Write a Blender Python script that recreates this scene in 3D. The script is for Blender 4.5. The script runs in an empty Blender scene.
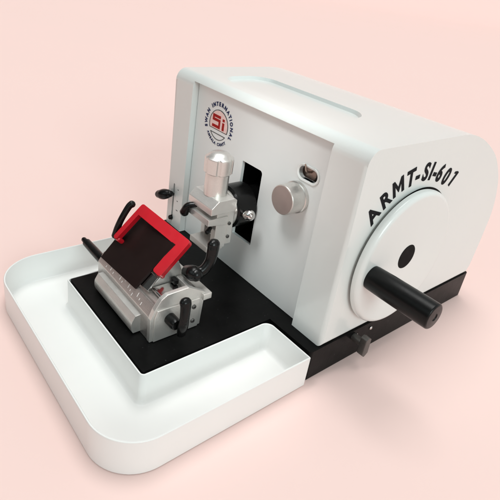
import bpy, bmesh, math, random
from mathutils import Vector, Matrix
random.seed(3)
C = bpy.context.scene.collection
PI = math.pi
S = bpy.context.scene

# ------------------------------------------------------------------ materials
def new_mat(name):
    m = bpy.data.materials.new(name); m.use_nodes = True
    nt = m.node_tree; b = nt.nodes['Principled BSDF']
    return m, nt, b

def surf(name, col, rough=.4, metal=0., coat=0., coat_rough=.15, spec=.5, var=.04, var_scale=30., bump=.0, bump_scale=400.,
         rough_var=.08, stretch=None, speck=None, speck_scale=260., speck_amt=.06):
    """Principled material with a slightly uneven colour, roughness and micro relief."""
    m, nt, b = new_mat(name); N = nt.nodes; L = nt.links
    tc = N.new('ShaderNodeTexCoord'); mp = N.new('ShaderNodeMapping'); L.new(tc.outputs['Object'], mp.inputs['Vector'])
    if stretch: mp.inputs['Scale'].default_value = stretch
    n1 = N.new('ShaderNodeTexNoise'); n1.inputs['Scale'].default_value = var_scale; n1.inputs['Detail'].default_value = 5
    L.new(mp.outputs['Vector'], n1.inputs['Vector'])
    cr = N.new('ShaderNodeValToRGB')
    lo = [max(0, c*(1-var)) for c in col]; hi = [min(1, c*(1+var)) for c in col]
    cr.color_ramp.elements[0].position = .3; cr.color_ramp.elements[1].position = .7
    cr.color_ramp.elements[0].color = (*lo, 1); cr.color_ramp.elements[1].color = (*hi, 1)
    L.new(n1.outputs['Fac'], cr.inputs['Fac']); out = cr.outputs['Color']
    if speck:
        v = N.new('ShaderNodeTexNoise'); v.inputs['Scale'].default_value = speck_scale; v.inputs['Detail'].default_value = 2
        L.new(tc.outputs['Object'], v.inputs['Vector'])
        r2 = N.new('ShaderNodeValToRGB'); r2.color_ramp.elements[0].position = .70 - speck_amt; r2.color_ramp.elements[1].position = .80 - speck_amt
        L.new(v.outputs['Fac'], r2.inputs['Fac'])
        mx = N.new('ShaderNodeMix'); mx.data_type = 'RGBA'
        L.new(r2.outputs['Color'], mx.inputs['Factor']); L.new(out, mx.inputs['A']); mx.inputs['B'].default_value = (*speck, 1)
        out = mx.outputs['Result']
    L.new(out, b.inputs['Base Color'])
    n2 = N.new('ShaderNodeTexNoise'); n2.inputs['Scale'].default_value = var_scale*2.3; n2.inputs['Detail'].default_value = 6
    L.new(mp.outputs['Vector'], n2.inputs['Vector'])
    mr = N.new('ShaderNodeMapRange'); mr.inputs['To Min'].default_value = max(.02, rough-rough_var); mr.inputs['To Max'].default_value = min(1, rough+rough_var)
    L.new(n2.outputs['Fac'], mr.inputs['Value']); L.new(mr.outputs['Result'], b.inputs['Roughness'])
    b.inputs['Metallic'].default_value = metal
    b.inputs['Specular IOR Level'].default_value = spec
    b.inputs['Coat Weight'].default_value = coat; b.inputs['Coat Roughness'].default_value = coat_rough
    if bump:
        n3 = N.new('ShaderNodeTexNoise'); n3.inputs['Scale'].default_value = bump_scale; n3.inputs['Detail'].default_value = 3
        L.new(mp.outputs['Vector'], n3.inputs['Vector'])
        bp = N.new('ShaderNodeBump'); bp.inputs['Strength'].default_value = bump; bp.inputs['Distance'].default_value = .001
        L.new(n3.outputs['Fac'], bp.inputs['Height']); L.new(bp.outputs['Normal'], b.inputs['Normal'])
    return m

M = {}
M['white'] = surf('white_enamel', (.742,.768,.748), .32, var=.012, var_scale=9, bump=.09, bump_scale=240, coat=.45, coat_rough=.08)
M['panel'] = surf('panel_enamel', (.760,.785,.772), .36, var=.012, var_scale=14, bump=.05, bump_scale=300)
M['tray'] = surf('tray_enamel', (.845,.84,.822), .34, var=.015, var_scale=12, bump=.06, bump_scale=220, coat=.35, coat_rough=.1)
M['black'] = surf('black_base_paint', (.004,.004,.004), .32, var=.3, var_scale=40, bump=.08, bump_scale=350, spec=.09, speck=(.05,.05,.05), speck_scale=420, speck_amt=.0)
M['knob_black'] = surf('black_plastic', (.004,.004,.004), .25, var=.2, var_scale=60, bump=.06, bump_scale=500, spec=.25)
M['grip'] = surf('black_handle_plastic', (.004,.004,.004), .32, var=.15, var_scale=60, bump=.05, bump_scale=400, spec=.22)
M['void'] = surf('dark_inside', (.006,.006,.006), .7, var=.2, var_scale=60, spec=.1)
M['steel'] = surf('satin_cast_metal', (.66,.64,.61), .34, metal=.72, var=.05, var_scale=60, bump=.15, bump_scale=700)
M['brushed'] = surf('brushed_metal', (.60,.555,.53), .30, metal=.85, var=.08, var_scale=50, stretch=(3,40,40), bump=.12, bump_scale=220)
M['turned'] = surf('turned_metal', (.64,.62,.59), .30, metal=.8, var=.05, var_scale=80, stretch=(8,8,50), bump=.08, bump_scale=220)
M['knobface'] = surf('turned_knob_face', (.37,.33,.31), .42, metal=.75, var=.05, var_scale=90, bump=.06, bump_scale=500)
M['bright'] = surf('polished_metal', (.70,.68,.66), .16, metal=1., var=.04, var_scale=60)
M['red'] = surf('red_enamel', (.42,.005,.013), .34, var=.06, var_scale=50, bump=.05, bump_scale=300, coat=.25)
M['plate'] = surf('dark_pressing_plate', (.011,.0055,.005), .36, var=.12, var_scale=40, bump=.04, bump_scale=500, spec=.2)
M['ink'] = surf('black_ink', (.010,.010,.012), .7, spec=.1, var=.1, var_scale=200)
M['navy'] = surf('navy_ink', (.025,.032,.095), .7, spec=.1, var=.25, var_scale=400)
M['logo_red'] = surf('emblem_red', (.36,.014,.012), .7, spec=.15, var=.1, var_scale=300)
M['logo_pink'] = surf('emblem_pink', (.83,.60,.56), .5, var=.05, var_scale=300)
M['logo_white'] = surf('emblem_white', (.80,.78,.76), .5, var=.03, var_scale=300)
M['gun'] = surf('gunmetal', (.10,.095,.09), .36, metal=.6, var=.12, var_scale=80)
M['copper'] = surf('old_brass', (.34,.26,.22), .4, metal=.8, var=.2, var_scale=200)
M['pink'] = surf('pink_paper', (.868,.648,.605), .9, var=.004, var_scale=1.2, spec=.1, bump=.02, bump_scale=600)

# ------------------------------------------------------------------ mesh helpers
def finish(name, bm, mat, parent=None, smooth=35, wn=True):
    bmesh.ops.remove_doubles(bm, verts=bm.verts, dist=1e-6)
    bmesh.ops.recalc_face_normals(bm, faces=bm.faces)
    me = bpy.data.meshes.new(name); bm.to_mesh(me); bm.free()
    o = bpy.data.objects.new(name, me); C.objects.link(o)
    me.materials.append(mat)
    if smooth:
        for f in me.polygons: f.use_smooth = True
        me.set_sharp_from_angle(angle=math.radians(smooth))
        if wn:
            md = o.modifiers.new('normals', 'WEIGHTED_NORMAL'); md.keep_sharp = True
    if parent: o.parent = parent
    return o

def box(bm, lo, hi, bev=0, seg=2, mat4=None):
    r = bmesh.ops.create_cube(bm, size=1)
    vs = r['verts']
    for v in vs:
        v.co = Vector([lo[i] + (v.co[i]+.5)*(hi[i]-lo[i]) for i in range(3)])
    if bev:
        es = list({e for v in vs for e in v.link_edges})
        rr = bmesh.ops.bevel(bm, geom=es, offset=bev, segments=seg, profile=.5, affect='EDGES')
        vs = list({v for f in rr['faces'] for v in f.verts} | {v for v in vs if v.is_valid})
    if mat4 is not None:
        for v in vs: v.co = mat4 @ v.co
    return vs

AX = {'x': Matrix.Rotation(PI/2, 4, 'Y'), 'y': Matrix.Rotation(-PI/2, 4, 'X'), 'z': Matrix.Identity(4)}
def lathe(bm, prof, origin, axis='z', n=48, flip=False):
    """prof = [(r, h)...] turned about the axis through origin; h runs along +axis (or -axis when flip)."""
    m = Matrix.Translation(origin) @ AX[axis]
    rings = []
    for r, h in prof:
        if flip: h = -h
        if r < 1e-7: rings.append([bm.verts.new(m @ Vector((0,0,h)))])
        else: rings.append([bm.verts.new(m @ Vector((r*math.cos(2*PI*k/n), r*math.sin(2*PI*k/n), h))) for k in range(n)])
    for a, b in zip(rings, rings[1:]):
        for k in range(n):
            k2 = (k+1) % n
            if len(a) == 1 and len(b) == 1: continue
            if len(a) == 1: bm.faces.new((a[0], b[k], b[k2]))
            elif len(b) == 1: bm.faces.new((a[k], a[k2], b[0]))
            else: bm.faces.new((a[k], a[k2], b[k2], b[k]))
    for rg in (rings[0], rings[-1]):
        if len(rg) > 1: bm.faces.new(rg)

def prism(bm, pts, place, lo, hi, bev=0, seg=2):
    """Extrude polygon pts [(a,b)] between lo and hi; place(a,b,t)->Vector."""
    A = [bm.verts.new(place(a, b, lo)) for a, b in pts]; B = [bm.verts.new(place(a, b, hi)) for a, b in pts]
    n = len(pts); fs = [bm.faces.new(A[::-1]), bm.faces.new(B)]
    for k in range(n): fs.append(bm.faces.new((A[k], A[(k+1) % n], B[(k+1) % n], B[k])))
    if bev:
        es = list({e for f in fs for e in f.edges})
        bmesh.ops.bevel(bm, geom=es, offset=bev, segments=seg, profile=.5, affect='EDGES', clamp_overlap=True)
YZ = lambda a, b, t: Vector((t, a, b))     # profile in (y,z), extruded along x
XY = lambda a, b, t: Vector((a, b, t))
XZ = lambda a, b, t: Vector((a, t, b))

def catmull(P, k=8):
    P = [Vector(p) for p in P]; Q = [P[0]*2-P[1]] + P + [P[-1]*2-P[-2]]; out = []
    for i in range(1, len(Q)-2):
        for s in range(k):
            t = s/k; a, b, c, d = Q[i-1:i+3]
            out.append(.5*((2*b) + (c-a)*t + (2*a-5*b+4*c-d)*t*t + (3*b-a-3*c+d)*t**3))
    out.append(P[-1]); return out

def tube(bm, pts, radii, n=18, k=8, squash=1., side=None):
    """A rounded bar along a smooth path; squash flattens the section along `side`."""
    d = len(pts[0]); path = catmull(pts, k)
    rr = [v.x for v in catmull([(r, 0, 0) for r in radii], k)]
    rings = []; prev = None
    L = len(path)
    # rounded ends
    for i, c in enumerate(path):
        t = (path[min(i+1, L-1)] - path[max(i-1, 0)]).normalized()
        if side is not None: u = Vector(side)
        elif prev is None: u = Vector((0,0,1)) if abs(t.z) < .9 else Vector((1,0,0))
        else: u = prev
        u = (u - t*u.dot(t)).normalized(); prev = u; w = t.cross(u)
        rings.append((c, t, u, w, rr[i]))
    full = []
    c, t, u, w, r = rings[0]
    for a in (0.15, .5, .85): full.append((c - t*r*math.cos(a*PI/2)*.8, t, u, w, r*math.sin(a*PI/2)))
    full += rings
    c, t, u, w, r = rings[-1]
    for a in (.85, .5, .15): full.append((c + t*r*math.cos(a*PI/2)*.8, t, u, w, r*math.sin(a*PI/2)))
    vr = []
    for c, t, u, w, r in full:
        vr.append([bm.verts.new(c + u*(r*squash*math.cos(2*PI*q/n)) + w*(r*math.sin(2*PI*q/n))) for q in range(n)])
    for a, b in zip(vr, vr[1:]):
        for q in range(n): bm.faces.new((a[q], a[(q+1) % n], b[(q+1) % n], b[q]))
    bm.faces.new(vr[0][::-1]); bm.faces.new(vr[-1])

def fillet_poly(pts, radii, seg=8):
    """Round polygon corners."""
    out = []; n = len(pts)
    for i in range(n):
        p = Vector(pts[i]); r = radii[i]
        if r <= 0: out.append(tuple(p)); continue
        a = (Vector(pts[i-1]) - p).normalized(); b = (Vector(pts[(i+1) % n]) - p).normalized()
        half = a.angle(b)/2; dist = r/math.tan(half)
        c = p + (a+b).normalized()*(r/math.sin(half))
        s = p + a*dist - c; e = p + b*dist - c
        a0 = math.atan2(s.y, s.x); a1 = math.atan2(e.y, e.x); da = (a1-a0+PI) % (2*PI) - PI
        for k in range(seg+1):
            t = a0 + da*k/seg; out.append((c.x + r*math.cos(t), c.y + r*math.sin(t)))
    return out

def offset_poly(pts, d):
    """Inward offset (counter-clockwise polygon) along mitred normals."""
    n = len(pts); out = []
    for i in range(n):
        p0, p1, p2 = Vector(pts[i-1]), Vector(pts[i]), Vector(pts[(i+1) % n])
        e1 = (p1-p0).normalized(); e2 = (p2-p1).normalized()
        n1 = Vector((-e1.y, e1.x)); n2 = Vector((-e2.y, e2.x)); m = (n1+n2)
        if m.length < 1e-6: m = n1
        m.normalize(); out.append(tuple(p1 + m*(d/max(.3, m.dot(n1)))))
    return out

def boolean(o, cutters, op='DIFFERENCE'):
    for c in cutters:
        md = o.modifiers.new('cut', 'BOOLEAN'); md.object = c; md.operation = op; md.solver = 'EXACT'
    wn = o.modifiers.get('normals')
    if wn: o.modifiers.remove(wn)
    bpy.context.view_layer.update()
    dg = bpy.context.evaluated_depsgraph_get()
    me = bpy.data.meshes.new_from_object(o.evaluated_get(dg), depsgraph=dg)
    o.modifiers.clear(); o.data = me
    for c in cutters:
        bpy.data.objects.remove(c, do_unlink=True)
    for f in me.polygons: f.use_smooth = True
    me.set_sharp_from_angle(angle=math.radians(35))
    md = o.modifiers.new('normals', 'WEIGHTED_NORMAL'); md.keep_sharp = True

def text_bm(bm, txt, size, m4, depth=.0003, bold=.0, sx=1.):
    cu = bpy.data.curves.new('txt', 'FONT'); cu.body = txt; cu.size = size; cu.align_x = 'CENTER'; cu.align_y = 'BOTTOM_BASELINE'
    cu.extrude = depth/2; cu.offset = bold; cu.resolution_u = 6
    o = bpy.data.objects.new('txt', cu); C.objects.link(o); bpy.context.view_layer.update()
    dg = bpy.context.evaluated_depsgraph_get()
    me = bpy.data.meshes.new_from_object(o.evaluated_get(dg), depsgraph=dg)
    me.transform(m4 @ Matrix.Diagonal((sx,1,1,1)))
    bm.from_mesh(me); bpy.data.meshes.remove(me)
    bpy.data.objects.remove(o, do_unlink=True); bpy.data.curves.remove(cu)

def empty(name, label, cat, loc=(0,0,0)):
    o = bpy.data.objects.new(name, None); C.objects.link(o); o.location = loc; o.empty_display_size = .02
    o['label'] = label; o['category'] = cat
    return o
def adopt(root, objs):
    bpy.context.view_layer.update()
    for o in objs:
        o.parent = root; o.matrix_parent_inverse = root.matrix_world.inverted()

# ------------------------------------------------------------------ dimensions
W, D, ZB, ZT = .30, .295, .038, .2496
YR = .0085                       # recess of the front panel

# ================================================================== MICROTOME
mic = empty('microtome', 'white enamelled laboratory microtome with a large side handwheel on a black base plate', 'microtome', (.15, .14, 0))
parts = []

# base plate: wide rear part and a narrow tongue reaching forward
bp = [(-.0008,-.0135), (.0763,-.0135), (.0763,-.1666), (.2392,-.1666), (.2392,-.0135), (W+.0008,-.0135), (W+.0008, D+.0085), (-.0008, D+.0085)]
bm = bmesh.new(); prism(bm, fillet_poly(bp, [.004,0,.002,.002,0,.004,.004,.004], 4), XY, 0.0005, ZB, .0009, 2)
base = finish('base_plate', bm, M['black']); parts.append(base)
for y, z in ((.0606,.0302), (.0865,.0295)):
    bm = bmesh.new(); lathe(bm, [(.0022,0), (.0022,.001), (.0014,.0017), (0,.0018)], (W+.0008, y, z), 'x', 16)
    finish('screw', bm, M['bright'], base)
bm = bmesh.new()
lathe(bm, [(.0045,0), (.0045,.012), (.0035,.0135), (0,.0135)], (W+.0008, .0565, .030), 'x', 24)
finish('lever_boss', bm, M['gun'], base)
bm = bmesh.new()
prism(bm, [(.0510,.0400), (.0550,.0425), (.0600,.0395), (.0605,.0205), (.0550,.0160), (.0500,.0205)], YZ, .3125, .3205, .0011, 2)
lk = finish('locking_lever', bm, M['gun'], base)

# housing shell
r1, r2 = .0145, .088
back = [v.to_tuple()[:2] for v in catmull([(.150,ZT,0), (.176,.2476,0), (.207,.2382,0), (.245,.2185,0), (.271,.1955,0), (.290,.170,0), (.3035,.135,0), (.3045,.095,0), (.3000,ZB+.0004,0)], 5)]
pr = [q for q in fillet_poly([(0, ZB+.0004), (0, ZT), (.12, ZT)], [0, r1, 0], 12)[:-1]] + [(.06, ZT)] + back
bm = bmesh.new()
A = [bm.verts.new(YZ(a, b, 0)) for a, b in pr]; B = [bm.verts.new(YZ(a, b, W)) for a, b in pr]
n = len(pr); fA = bm.faces.new(A[::-1]); fB = bm.faces.new(B)
for k in range(n): bm.faces.new((A[k], A[(k+1) % n], B[(k+1) % n], B[k]))
es = [e for f in (fA, fB) for e in f.edges]
bmesh.ops.bevel(bm, geom=es, offset=.0045, segments=5, profile=.5, affect='EDGES')
shell = finish('housing', bm, M['white'])
# cutters: front recess, specimen pocket, knob-side slot, lever slot, shallow tray in the lid
cut = []
def cutter(fn):
    b = bmesh.new(); fn(b); o = finish('cutter', b, M['white'], smooth=0); cut.append(o)
PX0, PX1, PZ1 = .0372, .2590, .2418
cutter(lambda b: box(b, (PX0, -.05, ZB-.02), (PX1, YR+.0042, PZ1)))
cutter(lambda b: box(b, (.128, -.03, .079), (.172, .085, .183)))
cutter(lambda b: box(b, (.205, -.03, .184), (.252, .045, .216)))
sl = fillet_poly([(.0140,.046), (.0175,.046), (.0175,.101), (.0140,.101)], [.0017]*4, 4)
cutter(lambda b: prism(b, sl, XZ, -.01, .03))
def lid(b):
    pts = fillet_poly([(.048,.028), (.224,.028), (.224,.0985), (.048,.0985)], [.026]*4, 10)
    lo = offset_poly(pts, .0024); V0 = [b.verts.new((x, y, ZT-.0036)) for x, y in lo]
    V1 = [b.verts.new((x, y, ZT+.0002)) for x, y in pts]; V2 = [b.verts.new((x, y, ZT+.02)) for x, y in pts]
    k = len(pts); b.faces.new(V0[::-1]); b.faces.new(V2)
    for P, Q in ((V0, V1), (V1, V2)):
        for i in range(k): b.faces.new((P[i], P[(i+1) % k], Q[(i+1) % k], Q[i]))
cutter(lid)
boolean(shell, cut); parts.append(shell)

# lettering painted round the wheel, on the side
LC = (.0985, .1255)      # centre of the lettering's arc
WC = (.0950, .1232); WR = .0770
bm = bmesh.new()
def on_side(y, z, rot, x=W+.0002):
    # text plane: right -> +y, up -> +z, facing +x ; rot turns the letter counter-clockwise as seen from +x
    f = Matrix(((0,0,1,x), (1,0,0,y), (0,1,0,z), (0,0,0,1)))
    return f @ Matrix.Rotation(rot, 4, 'Z')
RB = .0828
for ch, ang in zip('ARMT-SI-601', (140.2,128.4,116.6,104.8,97.6,89.0,82.2,77.0,70.2,59.8,50.6)):
    a = math.radians(ang); RB = .0828 + (.006 if ch == '1' else .001 if ch == '0' else 0)
    f = on_side(LC[0]+RB*math.cos(a), LC[1]+RB*math.sin(a), a-PI/2)
    if ch in 'M1':
        w, h, t = .0094, .0188, .0043
        if ch == 'M': polys = [[(-w,0), (-w+t,0), (-w+t,h*.62), (-.0004,h*.16), (.0004,h*.16), (w-t,h*.62), (w-t,0), (w,0), (w,h), (w-t*.95,h), (0,h*.50), (-w+t*.95,h), (-w,h)]]
        else: polys = [[(-.0002,0), (t-.0002,0), (t-.0002,h), (.0008,h), (-.0046,h*.83), (-.0046,h*.68), (-.0002,h*.78)]]
        for pl in polys: prism(bm, pl, lambda p, q, z: f @ Vector((p*.86, q, z)), -.0002, .0002)
    else: text_bm(bm, ch, .0258, f, .0004, .0009, .84)
finish('lettering', bm, M['ink'], shell, smooth=0)
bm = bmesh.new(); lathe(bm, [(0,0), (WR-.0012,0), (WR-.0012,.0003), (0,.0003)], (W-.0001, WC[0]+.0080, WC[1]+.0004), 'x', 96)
finish('wheel_gap_shade', bm, M['void'], shell, smooth=0)  # flat dark disc, off centre: painted shade crescent behind the wheel, no real hollow

# scale marks beside the lever slot
bm = bmesh.new()
for z, w in ((.0955,.0024), (.0790,.0026), (.0655,.0040)):
    box(bm, (.0245, -.0002, z-.0004), (.0245+w, .0003, z+.0004))
finish('scale_mark', bm, M['ink'], shell, smooth=0)
bm = bmesh.new(); box(bm, (.0120,.0305,.044), (.0200,.032,.103)); finish('slot_back', bm, M['void'], shell, smooth=0)

# side lever in the slot
bm = bmesh.new()
tube(bm, [(.0157,.012,.0845), (.0155,-.004,.0850), (.0145,-.009,.0852)], [.0016,.0016,.0018], 12)
lv = finish('slot_lever', bm, M['knob_black']); parts.append(lv)
bm = bmesh.new()
tube(bm, [(.0175,-.0065,.0875), (.0125,-.0085,.0855), (.0065,-.0105,.0830), (.0000,-.0125,.0808)], [.0050,.0076,.0084,.0064], 20, squash=.85, side=(0,0,1))
finish('lever_knob', bm, M['knob_black'], lv)
bm = bmesh.new(); tube(bm, [(.0157,.010,.0505), (.0155,-.0025,.0505)], [.0036,.0032], 14); finish('stop_pin', bm, M['knob_black'], lv)

# front panel with its openings
bm = bmesh.new(); prism(bm, fillet_poly([(PX0+.0008, ZB+.0006), (PX1-.0010, ZB+.0006), (PX1-.0010, PZ1-.0008), (PX0+.0008, PZ1-.0008)], [0,0,.002,.002], 3), XZ, YR, YR+.004)
panel = finish('front_panel', bm, M['panel'])
cut = []
wn = fillet_poly([(.1340,.0850), (.1680,.0850), (.1680,.1775), (.1340,.1775)], [.001,.002,.004,.001], 5)
cutter(lambda b: prism(b, wn, XZ, -.02, .03))
ob = fillet_poly([(.2190,.1937), (.2438,.1937), (.2438,.2063), (.2190,.2063)], [.0061]*4, 8)
cutter(lambda b: prism(b, ob, XZ, -.02, .03))
boolean(panel, cut); parts.append(panel)
# box behind the window
bm = bmesh.new()
box(bm, (.1285, .0835, .0795), (.1715, .0845, .1825))
for lo, hi in (((.1281,.0128,.0791),(.1290,.0845,.1829)), ((.1710,.0128,.0791),(.1719,.0845,.1829)), ((.1290,.0128,.0791),(.1710,.0845,.0800)), ((.1290,.0128,.1820),(.1710,.0845,.1829))):
    box(bm, lo, hi)
finish('window_lining', bm, M['void'], panel, smooth=0)
# inside of the obround opening: dark back, a knurled wheel and its pointer, raised white lip
bm = bmesh.new(); box(bm, (.2060,.040,.185), (.2510,.0440,.215)); finish('opening_back', bm, M['void'], panel, smooth=0)
bm = bmesh.new()
o1 = fillet_poly([(.2164,.1911), (.2464,.1911), (.2464,.2089), (.2164,.2089)], [.0087]*4, 8); o2 = ob
rings = []
for pts, y in ((o1, YR-.0001), (o1, YR-.0010), (offset_poly(o1, .0006), YR-.0015), (offset_poly(o1, .0013), YR-.0015), (ob, YR-.0007), (ob, YR+.0045)):
    rings.append([bm.verts.new((x, y, z)) for x, z in pts])
for a, b in zip(rings, rings[1:]):
    for q in range(len(a)): bm.faces.new((a[q], a[(q+1) % len(a)], b[(q+1) % len(a)], b[q]))
finish('opening_lip', bm, M['white'], panel)
bm = bmesh.new()
pr = []
lathe(bm, [(0,0), (.0098,0), (.0105,.0006), (.0105,.010), (0,.010)], (.2255, .0150, .1985), 'y', 40)
finish('setting_wheel', bm, M['copper'], panel)
bm = bmesh.new(); tube(bm, [(.2290,.016,.2000), (.2292,.0075,.2025), (.2285,.0045,.2098)], [.0011,.0010,.0008], 10); finish('pointer', bm, M['copper'], panel)

# emblem
EX, EZ, ER = .0835, .2022, .0178
yv = YR - .0001
bm = bmesh.new()
chord = -.0062
def seg_pts(r, z0, up, n=40):
    a0 = math.asin(z0/r)
    rng = (a0, PI-a0) if up else (PI-a0, 2*PI+a0)
    return [(EX + r*math.cos(rng[0]+(rng[1]-rng[0])*k/n), EZ + r*math.sin(rng[0]+(rng[1]-rng[0])*k/n)) for k in range(n+1)]
def flat(bm, pts, y, th=.0002):
    A = [bm.verts.new((x, y, z)) for x, z in pts]; B = [bm.verts.new((x, y+th, z)) for x, z in pts]; k = len(pts)
    bm.faces.new(A); bm.faces.new(B[::-1])
    for i in range(k): bm.faces.new((A[i], A[(i+1) % k], B[(i+1) % k], B[i]))
flat(bm, seg_pts(ER-.0012, chord+.0004, True), yv-.0002)
finish('emblem_ground', bm, M['logo_pink'], panel, smooth=0)
bm = bmesh.new()
def outline(bm, pts, w, y, th=.0003):
    inn = offset_poly(pts, w); k = len(pts)
    P = [[bm.verts.new((x, yy, z)) for x, z in q] for q in (pts, inn) for yy in (y, y+th)]
    a, b, c, d = P
    for i in range(k):
        j = (i+1) % k
        bm.faces.new((a[i], a[j], c[j], c[i])); bm.faces.new((a[i], b[i], b[j], a[j])); bm.faces.new((c[i], c[j], d[j], d[i])); bm.faces.new((b[i], d[i], d[j], b[j]))
outline(bm, seg_pts(ER, chord, True), .0006, yv-.0003)
outline(bm, seg_pts(ER, -.0105, False), .0006, yv-.0003)
finish('emblem_outline', bm, M['ink'], panel, smooth=0)
bm = bmesh.new()
def bar(x0, z0, x1, z1, y=yv-.0004, th=.0003): box(bm, (EX+x0, y, EZ+z0), (EX+x1, y+th, EZ+z1))
# block letters S and i (with their pale keyline below)
sx, sw, t = -.0120, .0150, .0033
zt_, zm, zb_ = .0112, .0036, -.0042
bar(sx, zt_-t, sx+sw, zt_); bar(sx, zm, sx+t, zt_-t); bar(sx+t, zm, sx+sw, zm+t*.95); bar(sx+sw-t, zb_+t, sx+sw, zm); bar(sx, zb_, sx+sw, zb_+t)
bar(.0068, zb_, .0106, .0048); bar(.0068, .0064, .0106, .0094)
finish('emblem_letters', bm, M['logo_red'], panel, smooth=0)
bm = bmesh.new()
def on_front(x, z, rot, y=yv-.0002):
    f = Matrix(((1,0,0,x), (0,0,-1,y), (0,1,0,z), (0,0,0,1)))
    return f @ Matrix.Rotation(rot, 4, 'Z')
top = 'SWAN INTERNATIONAL'
RT_ = .0222
def spread_on_arc(txt, a0, a1):
    # angle of each character, spaced by its width
    wd_ = [{'I': .50, ' ': .85, 'W': 1.35, 'M': 1.25, 'N': 1.1, 'A': 1.05, 'O': 1.1, 'T': .85, 'E': .85, 'L': .8, 'S': .85}.get(c, 1.) for c in txt]
    pos = [sum(wd_[:i]) + wd_[i]/2 for i in range(len(txt))]
    return [a0 + (a1-a0)*(p-pos[0])/(pos[-1]-pos[0]) for p in pos]
for ch, ang in zip(top, spread_on_arc(top, 197, -22)):
    a = math.radians(ang)
    if ch != ' ': text_bm(bm, ch, .0064, on_front(EX+RT_*math.cos(a), EZ+RT_*math.sin(a), a-PI/2), .0003, .00026, .95)
bot = 'AMBALA CANTT'
RB_ = .0262
for ch, ang in zip(bot, spread_on_arc(bot, 217, 311)):
    a = math.radians(ang)
    if ch != ' ': text_bm(bm, ch, .0050, on_front(EX+RB_*math.cos(a)*.93, EZ+RB_*math.sin(a)*.93, a+PI/2), .0003, .00010, .95)
finish('emblem_ring_text', bm, M['navy'], panel, smooth=0)

# round feed knob
KX, KZ = .2226, .1722
bm = bmesh.new()
lathe(bm, [(0,0), (.0165,0), (.0165,.0035), (.0155,.0042), (.0155,.0195), (.0150,.0206), (.0142,.0209)], (KX, YR-.0002, KZ), 'y', 64, flip=True)
kb = finish('feed_knob', bm, M['turned']); parts.append(kb)
bm = bmesh.new(); lathe(bm, [(0,.0196), (.0141,.0196), (.0143,.0211), (.0030,.0212), (0,.0212)], (KX, YR-.0002, KZ), 'y', 64, flip=True)
finish('knob_face', bm, M['knobface'], kb)

# handwheel
HX = W + .0022
prof = [(0,0), (WR-.0025,0), (WR-.0004,.0012), (WR,.0030)]
for k in range(1, 9):
    a = k/8*PI/2; prof.append((WR-.0055+.0055*math.cos(a), .0045+.0052*math.sin(a)))
prof += [(WR-.011,.0096), (.03,.0088), (.012,.0088), (0,.0088)]
bm = bmesh.new(); lathe(bm, prof, (HX, *WC), 'x', 128)
hw = finish('handwheel', bm, M['white']); parts.append(hw)
bm = bmesh.new(); lathe(bm, [(.020,-.006), (.020,.0005), (0,.0005)], (HX, *WC), 'x', 40); finish('axle', bm, M['gun'], hw)
bm = bmesh.new(); lathe(bm, [(0,.0092), (.0002,.0092), (.0136,.0092), (.0140,.0087), (.0140,.006), (0,.006)], (HX, WC[0]-.0005, WC[1]+.0040), 'x', 48); finish('hub_cap', bm, M['void'], hw)
HY, HZ = .0375, .1200
bm = bmesh.new()
hp = [(0,.004), (.0121,.004), (.0121,.0095), (.0125,.012), (.0129,.030), (.0131,.066)]
for k in range(0, 7):
    a = k/6*PI/2; hp.append((.0131-.0022+.0022*math.cos(a), .0772+.0022*math.sin(a)))
hp += [(.004,.0797), (.0035,.0790), (0,.0790)]
lathe(bm, hp, (HX, HY, HZ), 'x', 56); finish('handle', bm, M['grip'], hw)

# specimen clamp
CX, CZ = .1465, .1310
bm = bmesh.new()
lathe(bm, [(0,-.050), (.0185,-.050), (.0185,-.0085), (.0245,-.0080), (.0245,.0155), (.0230,.0175), (.0205,.0180), (0,.0180)], (CX, -.0015, CZ), 'y', 64, flip=True)
sc = finish('specimen_clamp', bm, M['knob_black']); parts.append(sc)
bm = bmesh.new(); lathe(bm, [(0,.015), (.0212,.015), (.0212,.0215), (.0195,.0225), (0,.0225)], (CX+.001, -.0015, CZ), 'y', 56, flip=True); finish('clamp_flange', bm, M['turned'], sc)
bm = bmesh.new()
box(bm, (.1340,-.0330,.0985), (.1700,-.0245,.1500), .0008)
box(bm, (.1630,-.0480,.0960), (.1705,-.0330,.1500), .0008)
box(bm, (.1345,-.0400,.0960), (.1415,-.0330,.1400), .0008)
finish('clamp_frame', bm, M['steel'], sc)
bm = bmesh.new()
prism(bm, [(-.0585,.1395), (-.0260,.1395), (-.0260,.1525), (-.0290,.1545), (-.0500,.1545), (-.0585,.1470)], YZ, .1315, .1735, .0009, 2)
finish('clamp_bridge', bm, M['steel'], sc)
bm = bmesh.new()
prism(bm, [(-.0600,.1270), (-.0340,.1240), (-.0340,.1345), (-.0600,.1345)], YZ, .1305, .1720, .0009, 2)
finish('upper_jaw', bm, M['steel'], sc)
bm = bmesh.new(); box(bm, (.1375,-.0560,.0930), (.1690,-.0340,.1000), .0009); finish('lower_jaw', bm, M['steel'], sc)
for y, z in ((-.0300,.1080), (-.0300,.1240)):
    bm = bmesh.new(); lathe(bm, [(.0020,0), (.0020,.0010), (.0015,.0015), (.0008,.0015), (.0008,.0006), (0,.0006)], (.1700, y, z), 'x', 20); finish('screw', bm, M['gun'], sc)
bm = bmesh.new(); lathe(bm, [(0,0), (.0125,0), (.0125,.026), (0,.026)], (.1525,-.0400,.1535), 'z', 48); finish('screw_sleeve', bm, M['turned'], sc)
bm = bmesh.new()
lathe(bm, [(0,.0245), (.0140,.0245), (.0150,.0255), (.0152,.0395), (.0147,.0412), (.0132,.0420), (.0118,.0432), (.0095,.0452), (.0065,.0464), (.003,.0469), (0,.0470)], (.1525,-.0400,.1535), 'z', 120)
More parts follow.
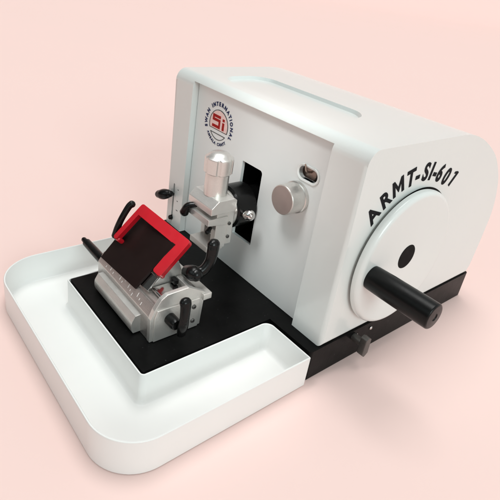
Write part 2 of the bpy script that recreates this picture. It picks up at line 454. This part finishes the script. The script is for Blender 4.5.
for k in range(6):     # shallow flutes in the knob's rim
    a = 2*PI*(k+.4)/6
    for v in bm.verts:
        d = math.atan2(v.co.y+.04, v.co.x-.1525) - a; d = (d+PI) % (2*PI) - PI
        rr = math.hypot(v.co.x-.1525, v.co.y+.04)
        if abs(d) < .16 and rr > .0138:
            f = 1 - .10*(1-(d/.16)**2); v.co.x = .1525+(v.co.x-.1525)*f; v.co.y = -.04+(v.co.y+.04)*f
finish('clamp_knob', bm, M['turned'], sc)
bm = bmesh.new()
tube(bm, [(.1660,-.0125,.1300), (.1730,-.0130,.1325), (.1790,-.0135,.1348), (.1835,-.0140,.1366)], [.0022,.0040,.0060,.0058], 18)
finish('wing_lever', bm, M['bright'], sc)
bm = bmesh.new(); tube(bm, [(.1835,-.0150,.1372), (.1885,-.0170,.1384)], [.0022,.0016], 12); finish('wing_tip', bm, M['bright'], sc)
bm = bmesh.new(); tube(bm, [(.1420,-.0560,.1385), (.1370,-.0625,.1360), (.1345,-.0645,.1275)], [.0030,.0036,.0050], 14); finish('swivel_lever', bm, M['knob_black'], sc)
bm = bmesh.new(); tube(bm, [(.1640,-.0500,.1200), (.1655,-.0550,.1165)], [.0022,.0028], 12); finish('jaw_screw', bm, M['knob_black'], sc)
adopt(mic, parts)

# ================================================================== WASTE TRAY
tr = empty('waste_tray', 'white enamelled U shaped waste tray fitted round the black base tongue', 'tray', (.158,-.2,0))
X0, X1, Y0, Y1, ZR = .0106, .3050, -.2285, -.0168, .0372
xi0, xi1, yi = .0752, .2404, -.1678
outer = fillet_poly([(X0,Y0), (X1,Y0), (X1,Y1), (xi1,Y1), (xi1,yi), (xi0,yi), (xi0,Y1), (X0,Y1)], [.047,.043,.0015,.010,.003,.003,.010,.0015], 16)
T_ = .0021
loops = [(0.0006, .0006), (0, .0014), (0, ZR-.0007), (.0005, ZR), (T_-.0005, ZR), (T_, ZR-.0007)]
fr = .0065
for k in range(0, 8):
    a = k/7*PI/2; loops.append((T_ + fr*.55*(1-math.cos(a))*1.0, .0028 + fr*(1-math.sin(a))))
bm = bmesh.new(); rings = []
for d, z in loops: rings.append([bm.verts.new((x, y, z)) for x, y in offset_poly(outer, d)])
for a, b in zip(rings, rings[1:]):
    for q in range(len(a)): bm.faces.new((a[q], a[(q+1) % len(a)], b[(q+1) % len(a)], b[q]))
def cap(ring, flip=False):
    es = [bm.edges.get((ring[i], ring[(i+1) % len(ring)])) for i in range(len(ring))]
    bmesh.ops.triangle_fill(bm, use_beauty=True, edges=es)
cap(rings[0]); cap(rings[-1])
tray = finish('tray_pan', bm, M['tray'], smooth=50)
adopt(tr, [tray])

# ================================================================== KNIFE HOLDER
kh = empty('knife_holder', 'silver metal knife holder with red blade guard and black clamping levers on the base tongue', 'knife holder', (.152,-.115,ZB))
kp = []
BX0, BX1 = .0950, .2090
bm = bmesh.new()
prism(bm, [(-.1432,ZB+.0003), (-.0855,ZB+.0003), (-.0855,.0700), (-.0940,.0735), (-.1330,.0745), (-.1365,.0762), (-.1432,.0655)], YZ, BX0, BX1-.0055, .0009, 2)
hb = finish('holder_body', bm, M['brushed']); kp.append(hb)
# faint stamped marks on the bevel
bm = bmesh.new()
nrm = Vector((0, -.0107, .0067)).normalized()
for k, x in enumerate((.112,.116,.121,.127,.138,.141,.146,.150,.158,.163,.168,.176,.181,.186)):
    s = .25 + .5*((k*37) % 10)/10
    c = Vector((x, -.1432+.0067*s, .0655+.0107*s)) + nrm*.0001
    u = Vector((0,.0067,.0107)).normalized()*(.0011 + .0006*(k % 3))
    w = Vector((.0003,0,0))
    P = [c-u-w, c-u+w, c+u+w, c+u-w]
    A = [bm.verts.new(p) for p in P]; B = [bm.verts.new(p-nrm*.0004) for p in P]
    bm.faces.new(A); bm.faces.new(B[::-1])
    for i in range(4): bm.faces.new((A[i], A[(i+1) % 4], B[(i+1) % 4], B[i]))
finish('stamped_scale', bm, M['logo_white'], hb, smooth=0)
# end cheeks
bm = bmesh.new()
prism(bm, [(-.1436,ZB+.0003), (-.0848,ZB+.0003), (-.0846,.0686), (-.0756,.0735), (-.1027,.0892), (-.1270,.0884), (-.1333,.0847), (-.1400,.0745), (-.1436,.0654)], YZ, BX1-.0054, BX1, .0009, 2)
ck = finish('end_cheek', bm, M['steel']); kp.append(ck)
bm = bmesh.new(); prism(bm, [(-.1400,ZB+.0006), (-.0890,ZB+.0006), (-.0890,.0730), (-.1372,.0742), (-.1400,.0660)], YZ, BX1-.0004, BX1+.0016, .0007, 2)
finish('cheek_pad', bm, M['steel'], ck)
bm = bmesh.new()
prism(bm, [(-.1270,.060), (-.0900,.060), (-.0900,.0835), (-.1080,.0900), (-.1240,.0860), (-.1300,.0740)], YZ, BX0-.0030, BX0+.0030, .0009, 2)
kp.append(finish('end_cheek', bm, M['steel']))
for y, z in ((-.0960,.0480), (-.0960,.0650)):
    bm = bmesh.new(); lathe(bm, [(.0024,0), (.0024,.0010), (.0018,.0016), (.0010,.0016), (.0010,.0006), (0,.0006)], (BX1+.0016, y, z), 'x', 20); finish('screw', bm, M['gun'], ck)
# rounded support bar along the front foot
bm = bmesh.new()
fp = [(-.1429,.0395), (-.1505,.0395)] + [(-.1500-.0030*math.sin(a*PI/10), .0480-.0085*math.cos(a*PI/10)) for a in range(1, 8)] + [(-.1490,.0592), (-.1429,.0598)]
prism(bm, fp, YZ, .1080, .1905, .0008, 2)
kp.append(finish('front_bar', bm, M['steel']))
# channel parts
bm = bmesh.new(); prism(bm, [(-.1300,.0747), (-.0880,.0747), (-.0880,.0800), (-.0960,.1000), (-.1000,.1000), (-.1280,.0765)], YZ, .1080, .1780, .0009, 2)
kp.append(finish('blade_bed', bm, M['steel']))
bm = bmesh.new(); box(bm, (.1020,-.0865,.0700), (.2125,-.0765,.0770), .0008, 2); kp.append(finish('rear_rail', bm, M['steel']))
bm = bmesh.new(); box(bm, (.1790,-.1270,.0746), (.2022,-.1000,.0790), .0022, 3)
cs = finish('clamp_shoe', bm, M['bright']); kp.append(cs)
bm = bmesh.new(); box(bm, (.1790,-.0985,.0746), (.2020,-.0930,.0830), .0008, 2); finish('shoe_rail', bm, M['steel'], cs)
bm = bmesh.new(); box(bm, (.1800,-.1060,.0800), (.1885,-.1010,.0850), .0008, 2); finish('shoe_screw', bm, M['knob_black'], cs)

# tilted frame: local u along the plate's lower edge, v up the slope, w outward
Lc, Bc, Tc = Vector((.0990,-.1410,.0712)), Vector((.1735,-.1395,.0760)), Vector((.1068,-.0990,.1135))
u = (Bc-Lc).normalized(); w = u.cross(Tc-Lc).normalized(); v = w.cross(u)
Lc = Lc + w*.0008
MT = Matrix((( u.x, v.x, w.x, Lc.x), (u.y, v.y, w.y, Lc.y), (u.z, v.z, w.z, Lc.z), (0,0,0,1)))
wid, hei = (Bc-Lc).length, (Tc-Lc).length
bm = bmesh.new(); prism(bm, [(-.0015,0), (wid-.003,0), (wid+.0030,hei-.0025), (-.0015,hei+.0028)], lambda a, b, t: MT @ Vector((a, b, t)), -.0026, 0, .0005, 2)
pp = finish('pressing_plate', bm, M['plate']); kp.append(pp)
bm = bmesh.new(); box(bm, (.003,.006,-.0052), (wid+.010, .022, -.0034), .0003, 1, MT); kp.append(finish('knife_blade', bm, M['bright']))
# red guard: U frame
RT, RR, RBt, RL = Vector((.1057,-.0985,.1315)), Vector((.1835,-.0885,.1234)), Vector((.1826,-.1200,.0909)), Vector((.1040,-.1330,.1000))
gu = (RR-RT).normalized(); gv0 = (RT-RL)
gw = gu.cross(gv0).normalized(); gv = gw.cross(gu)
MG = Matrix(((gu.x, gv.x, gw.x, RT.x), (gu.y, gv.y, gw.y, RT.y), (gu.z, gv.z, gw.z, RT.z), (0,0,0,1)))
gl = (RR-RT).length; ga = (RR-RBt).length; gb = (RT-RL).length
bm = bmesh.new()
U = [(0,0), (0,-gb), (.0060,-gb), (.0060,-.0120), (gl-.0120,-.0120), (gl-.0120,-ga), (gl,-ga), (gl,0)]
prism(bm, fillet_poly(U, [.003,.003,.003,.001,.001,.003,.003,.003], 4), lambda a, b, t: MG @ Vector((a, b, t)), -.0060, 0, .0008, 2)
rg = finish('blade_guard', bm, M['red']); kp.append(rg)
for q in ((.004,-gb+.002), (gl-.006,-ga+.002)):
    bm = bmesh.new(); c = MG @ Vector((q[0], q[1], -.004))
    tube(bm, [c, c - gw*.0075], [.0029,.0027], 14)
    finish('guard_pivot', bm, M['red'], rg)

# levers
bm = bmesh.new()
lathe(bm, [(0,0), (.0060,0), (.0060,.010), (.0050,.013), (0,.013)], (BX1+.0010, -.1235, .0615), 'x', 28)
l1 = finish('clamping_lever', bm, M['knob_black']); kp.append(l1)
bm = bmesh.new()
tube(bm, [(.2245,-.1180,.0510), (.2265,-.1190,.0600), (.2260,-.1175,.0700), (.2225,-.1150,.0810), (.2215,-.1150,.0845)], [.0048,.0056,.0050,.0056,.0060], 20, squash=.8, side=(1,0,0))
finish('lever_arm', bm, M['knob_black'], l1)
bm = bmesh.new()
tube(bm, [(.1860,-.0900,.0900), (.1950,-.0900,.0935), (.2010,-.0895,.0945)], [.0068,.0080,.0066], 22)
l2 = finish('clamping_lever', bm, M['knob_black']); kp.append(l2)
bm = bmesh.new()
tube(bm, [(.1960,-.0890,.0925), (.1985,-.0800,.0960), (.1985,-.0730,.1050), (.1970,-.0700,.1165), (.1970,-.0700,.1230)], [.0066,.0060,.0058,.0064,.0066], 20, squash=.85, side=(1,0,0))
finish('lever_arm', bm, M['knob_black'], l2)
bm = bmesh.new()
lathe(bm, [(0,0), (.0045,0), (.0045,.010), (0,.010)], (.0960, -.1240, .0945), 'x', 24)
l3 = finish('clamping_lever', bm, M['knob_black']); kp.append(l3)
bm = bmesh.new()
tube(bm, [(.0985,-.1255,.0945), (.0985,-.1230,.1040), (.0995,-.1190,.1150), (.1000,-.1120,.1270), (.1010,-.1085,.1305)], [.0042,.0038,.0036,.0038,.0042], 18, squash=.85, side=(1,0,0))
finish('lever_arm', bm, M['knob_black'], l3)
bm = bmesh.new()
lathe(bm, [(0,0), (.0022,0), (.0030,.0015), (.0030,.006), (.0022,.008), (.0048,.0095), (.0052,.030), (.0052,.062), (0,.062)], (.0340,-.1335,.0585), 'x', 24)
kp.append(finish('side_handle', bm, M['knob_black']))
adopt(kh, kp)

# ================================================================== SURFACE
# seamless paper: flat under the machine, curving up far behind it
bm = bmesh.new()
dv = Vector((-.78,.626,0)); sv = Vector((.626,.78,0)); R_ = 5.0; d0 = 9.0
prof = [(-14,0), (0,0), (d0,0)] + [(d0+R_*math.sin(k/16*PI/2), R_*(1-math.cos(k/16*PI/2))) for k in range(1, 17)] + [(d0+R_, 9)]
rows = []
for d, z in prof: rows.append([bm.verts.new(dv*d + sv*q + Vector((0,0,z))) for q in (-25, -8, 8, 25)])
for p_, q_ in zip(rows, rows[1:]):
    for k in range(3): bm.faces.new((p_[k], p_[k+1], q_[k+1], q_[k]))
g = finish('ground', bm, M['pink'], smooth=30); g['kind'] = 'structure'

# ================================================================== LIGHT
wd = bpy.data.worlds.new('World'); S.world = wd; wd.use_nodes = True
nt = wd.node_tree; N = nt.nodes; L = nt.links; bg = N['Background']
tc = N.new('ShaderNodeTexCoord'); sp = N.new('ShaderNodeSeparateXYZ'); L.new(tc.outputs['Generated'], sp.inputs['Vector'])
# soft studio surround: darker in front of the machine (-y), brighter behind and to the right
ma = N.new('ShaderNodeMath'); ma.operation = 'MULTIPLY_ADD'; L.new(sp.outputs['Y'], ma.inputs[0]); ma.inputs[1].default_value = .75
mb = N.new('ShaderNodeMath'); mb.operation = 'MULTIPLY_ADD'; L.new(sp.outputs['X'], mb.inputs[0]); mb.inputs[1].default_value = .45; mb.inputs[2].default_value = 0
L.new(mb.outputs[0], ma.inputs[2])
rp = N.new('ShaderNodeMapRange'); L.new(ma.outputs[0], rp.inputs['Value'])
rp.inputs['From Min'].default_value = -.75; rp.inputs['From Max'].default_value = .75; rp.inputs['To Min'].default_value = .05; rp.inputs['To Max'].default_value = .75
L.new(rp.outputs['Result'], bg.inputs['Strength']); bg.inputs['Color'].default_value = (.95,1,.99,1)

def lamp(name, loc, tgt, size, power, col=(1,1,1)):
    l = bpy.data.lights.new(name, 'AREA'); l.energy = power; l.size = size; l.shape = 'DISK'; l.color = col
    o = bpy.data.objects.new(name, l); C.objects.link(o); o.location = loc
    o.rotation_euler = (Vector(tgt)-Vector(loc)).to_track_quat('-Z', 'Y').to_euler()
K = 60.
def far_lamp(name, d, ang, rad, col=(1,1,1)):
    # rad: the radiance it gives a white diffuse surface facing it
    v = Vector(d).normalized()*K
    lamp(name, v, (0,0,0), 2*K*math.tan(math.radians(ang/2)), rad*PI*PI*K*K, col)
far_lamp('overhead_softbox', (-.13,.09,1), 34, .585, (1,1,.985))
far_lamp('right_softbox', (1,-.22,.50), 24, .37, (.85,1,1.0))
far_lamp('front_fill', (-.05,-1,.75), 34, .10, (.85,1,1.0))  # added fill light from the front, to lift the front panel
l = bpy.data.lights.new('panel_fill_spot', 'SPOT'); l.energy = 5.4; l.spot_size = math.radians(42); l.spot_blend = 1.0; l.shadow_soft_size = .06; l.color = (1,1,1)  # unseen spot added to brighten the front panel and knife holder
o = bpy.data.objects.new('panel_fill_spot', l); C.objects.link(o); o.location = (.215,-.205,.52)
o.rotation_euler = (Vector((.165,.0,.045))-o.location).to_track_quat('-Z', 'Y').to_euler()

# ================================================================== CAMERA
cd = bpy.data.cameras.new('camera'); cam = bpy.data.objects.new('camera', cd); C.objects.link(cam)
cam.location = (.52648,-.34413,.37116); cam.rotation_mode = 'XYZ'; cam.rotation_euler = (1.11135,-.14023,.88808)
cd.sensor_width = 36; cd.sensor_fit = 'HORIZONTAL'; cd.lens = 499.935/500*36; cd.shift_x = (250-243.989)/500; cd.shift_y = (212.81-250)/500
cd.clip_start = .01; cd.clip_end = 1500
S.camera = cam
S.view_settings.view_transform = 'Standard'; S.view_settings.look = 'None'; S.view_settings.exposure = 0; S.view_settings.gamma = 1
S.cycles.use_denoising = True
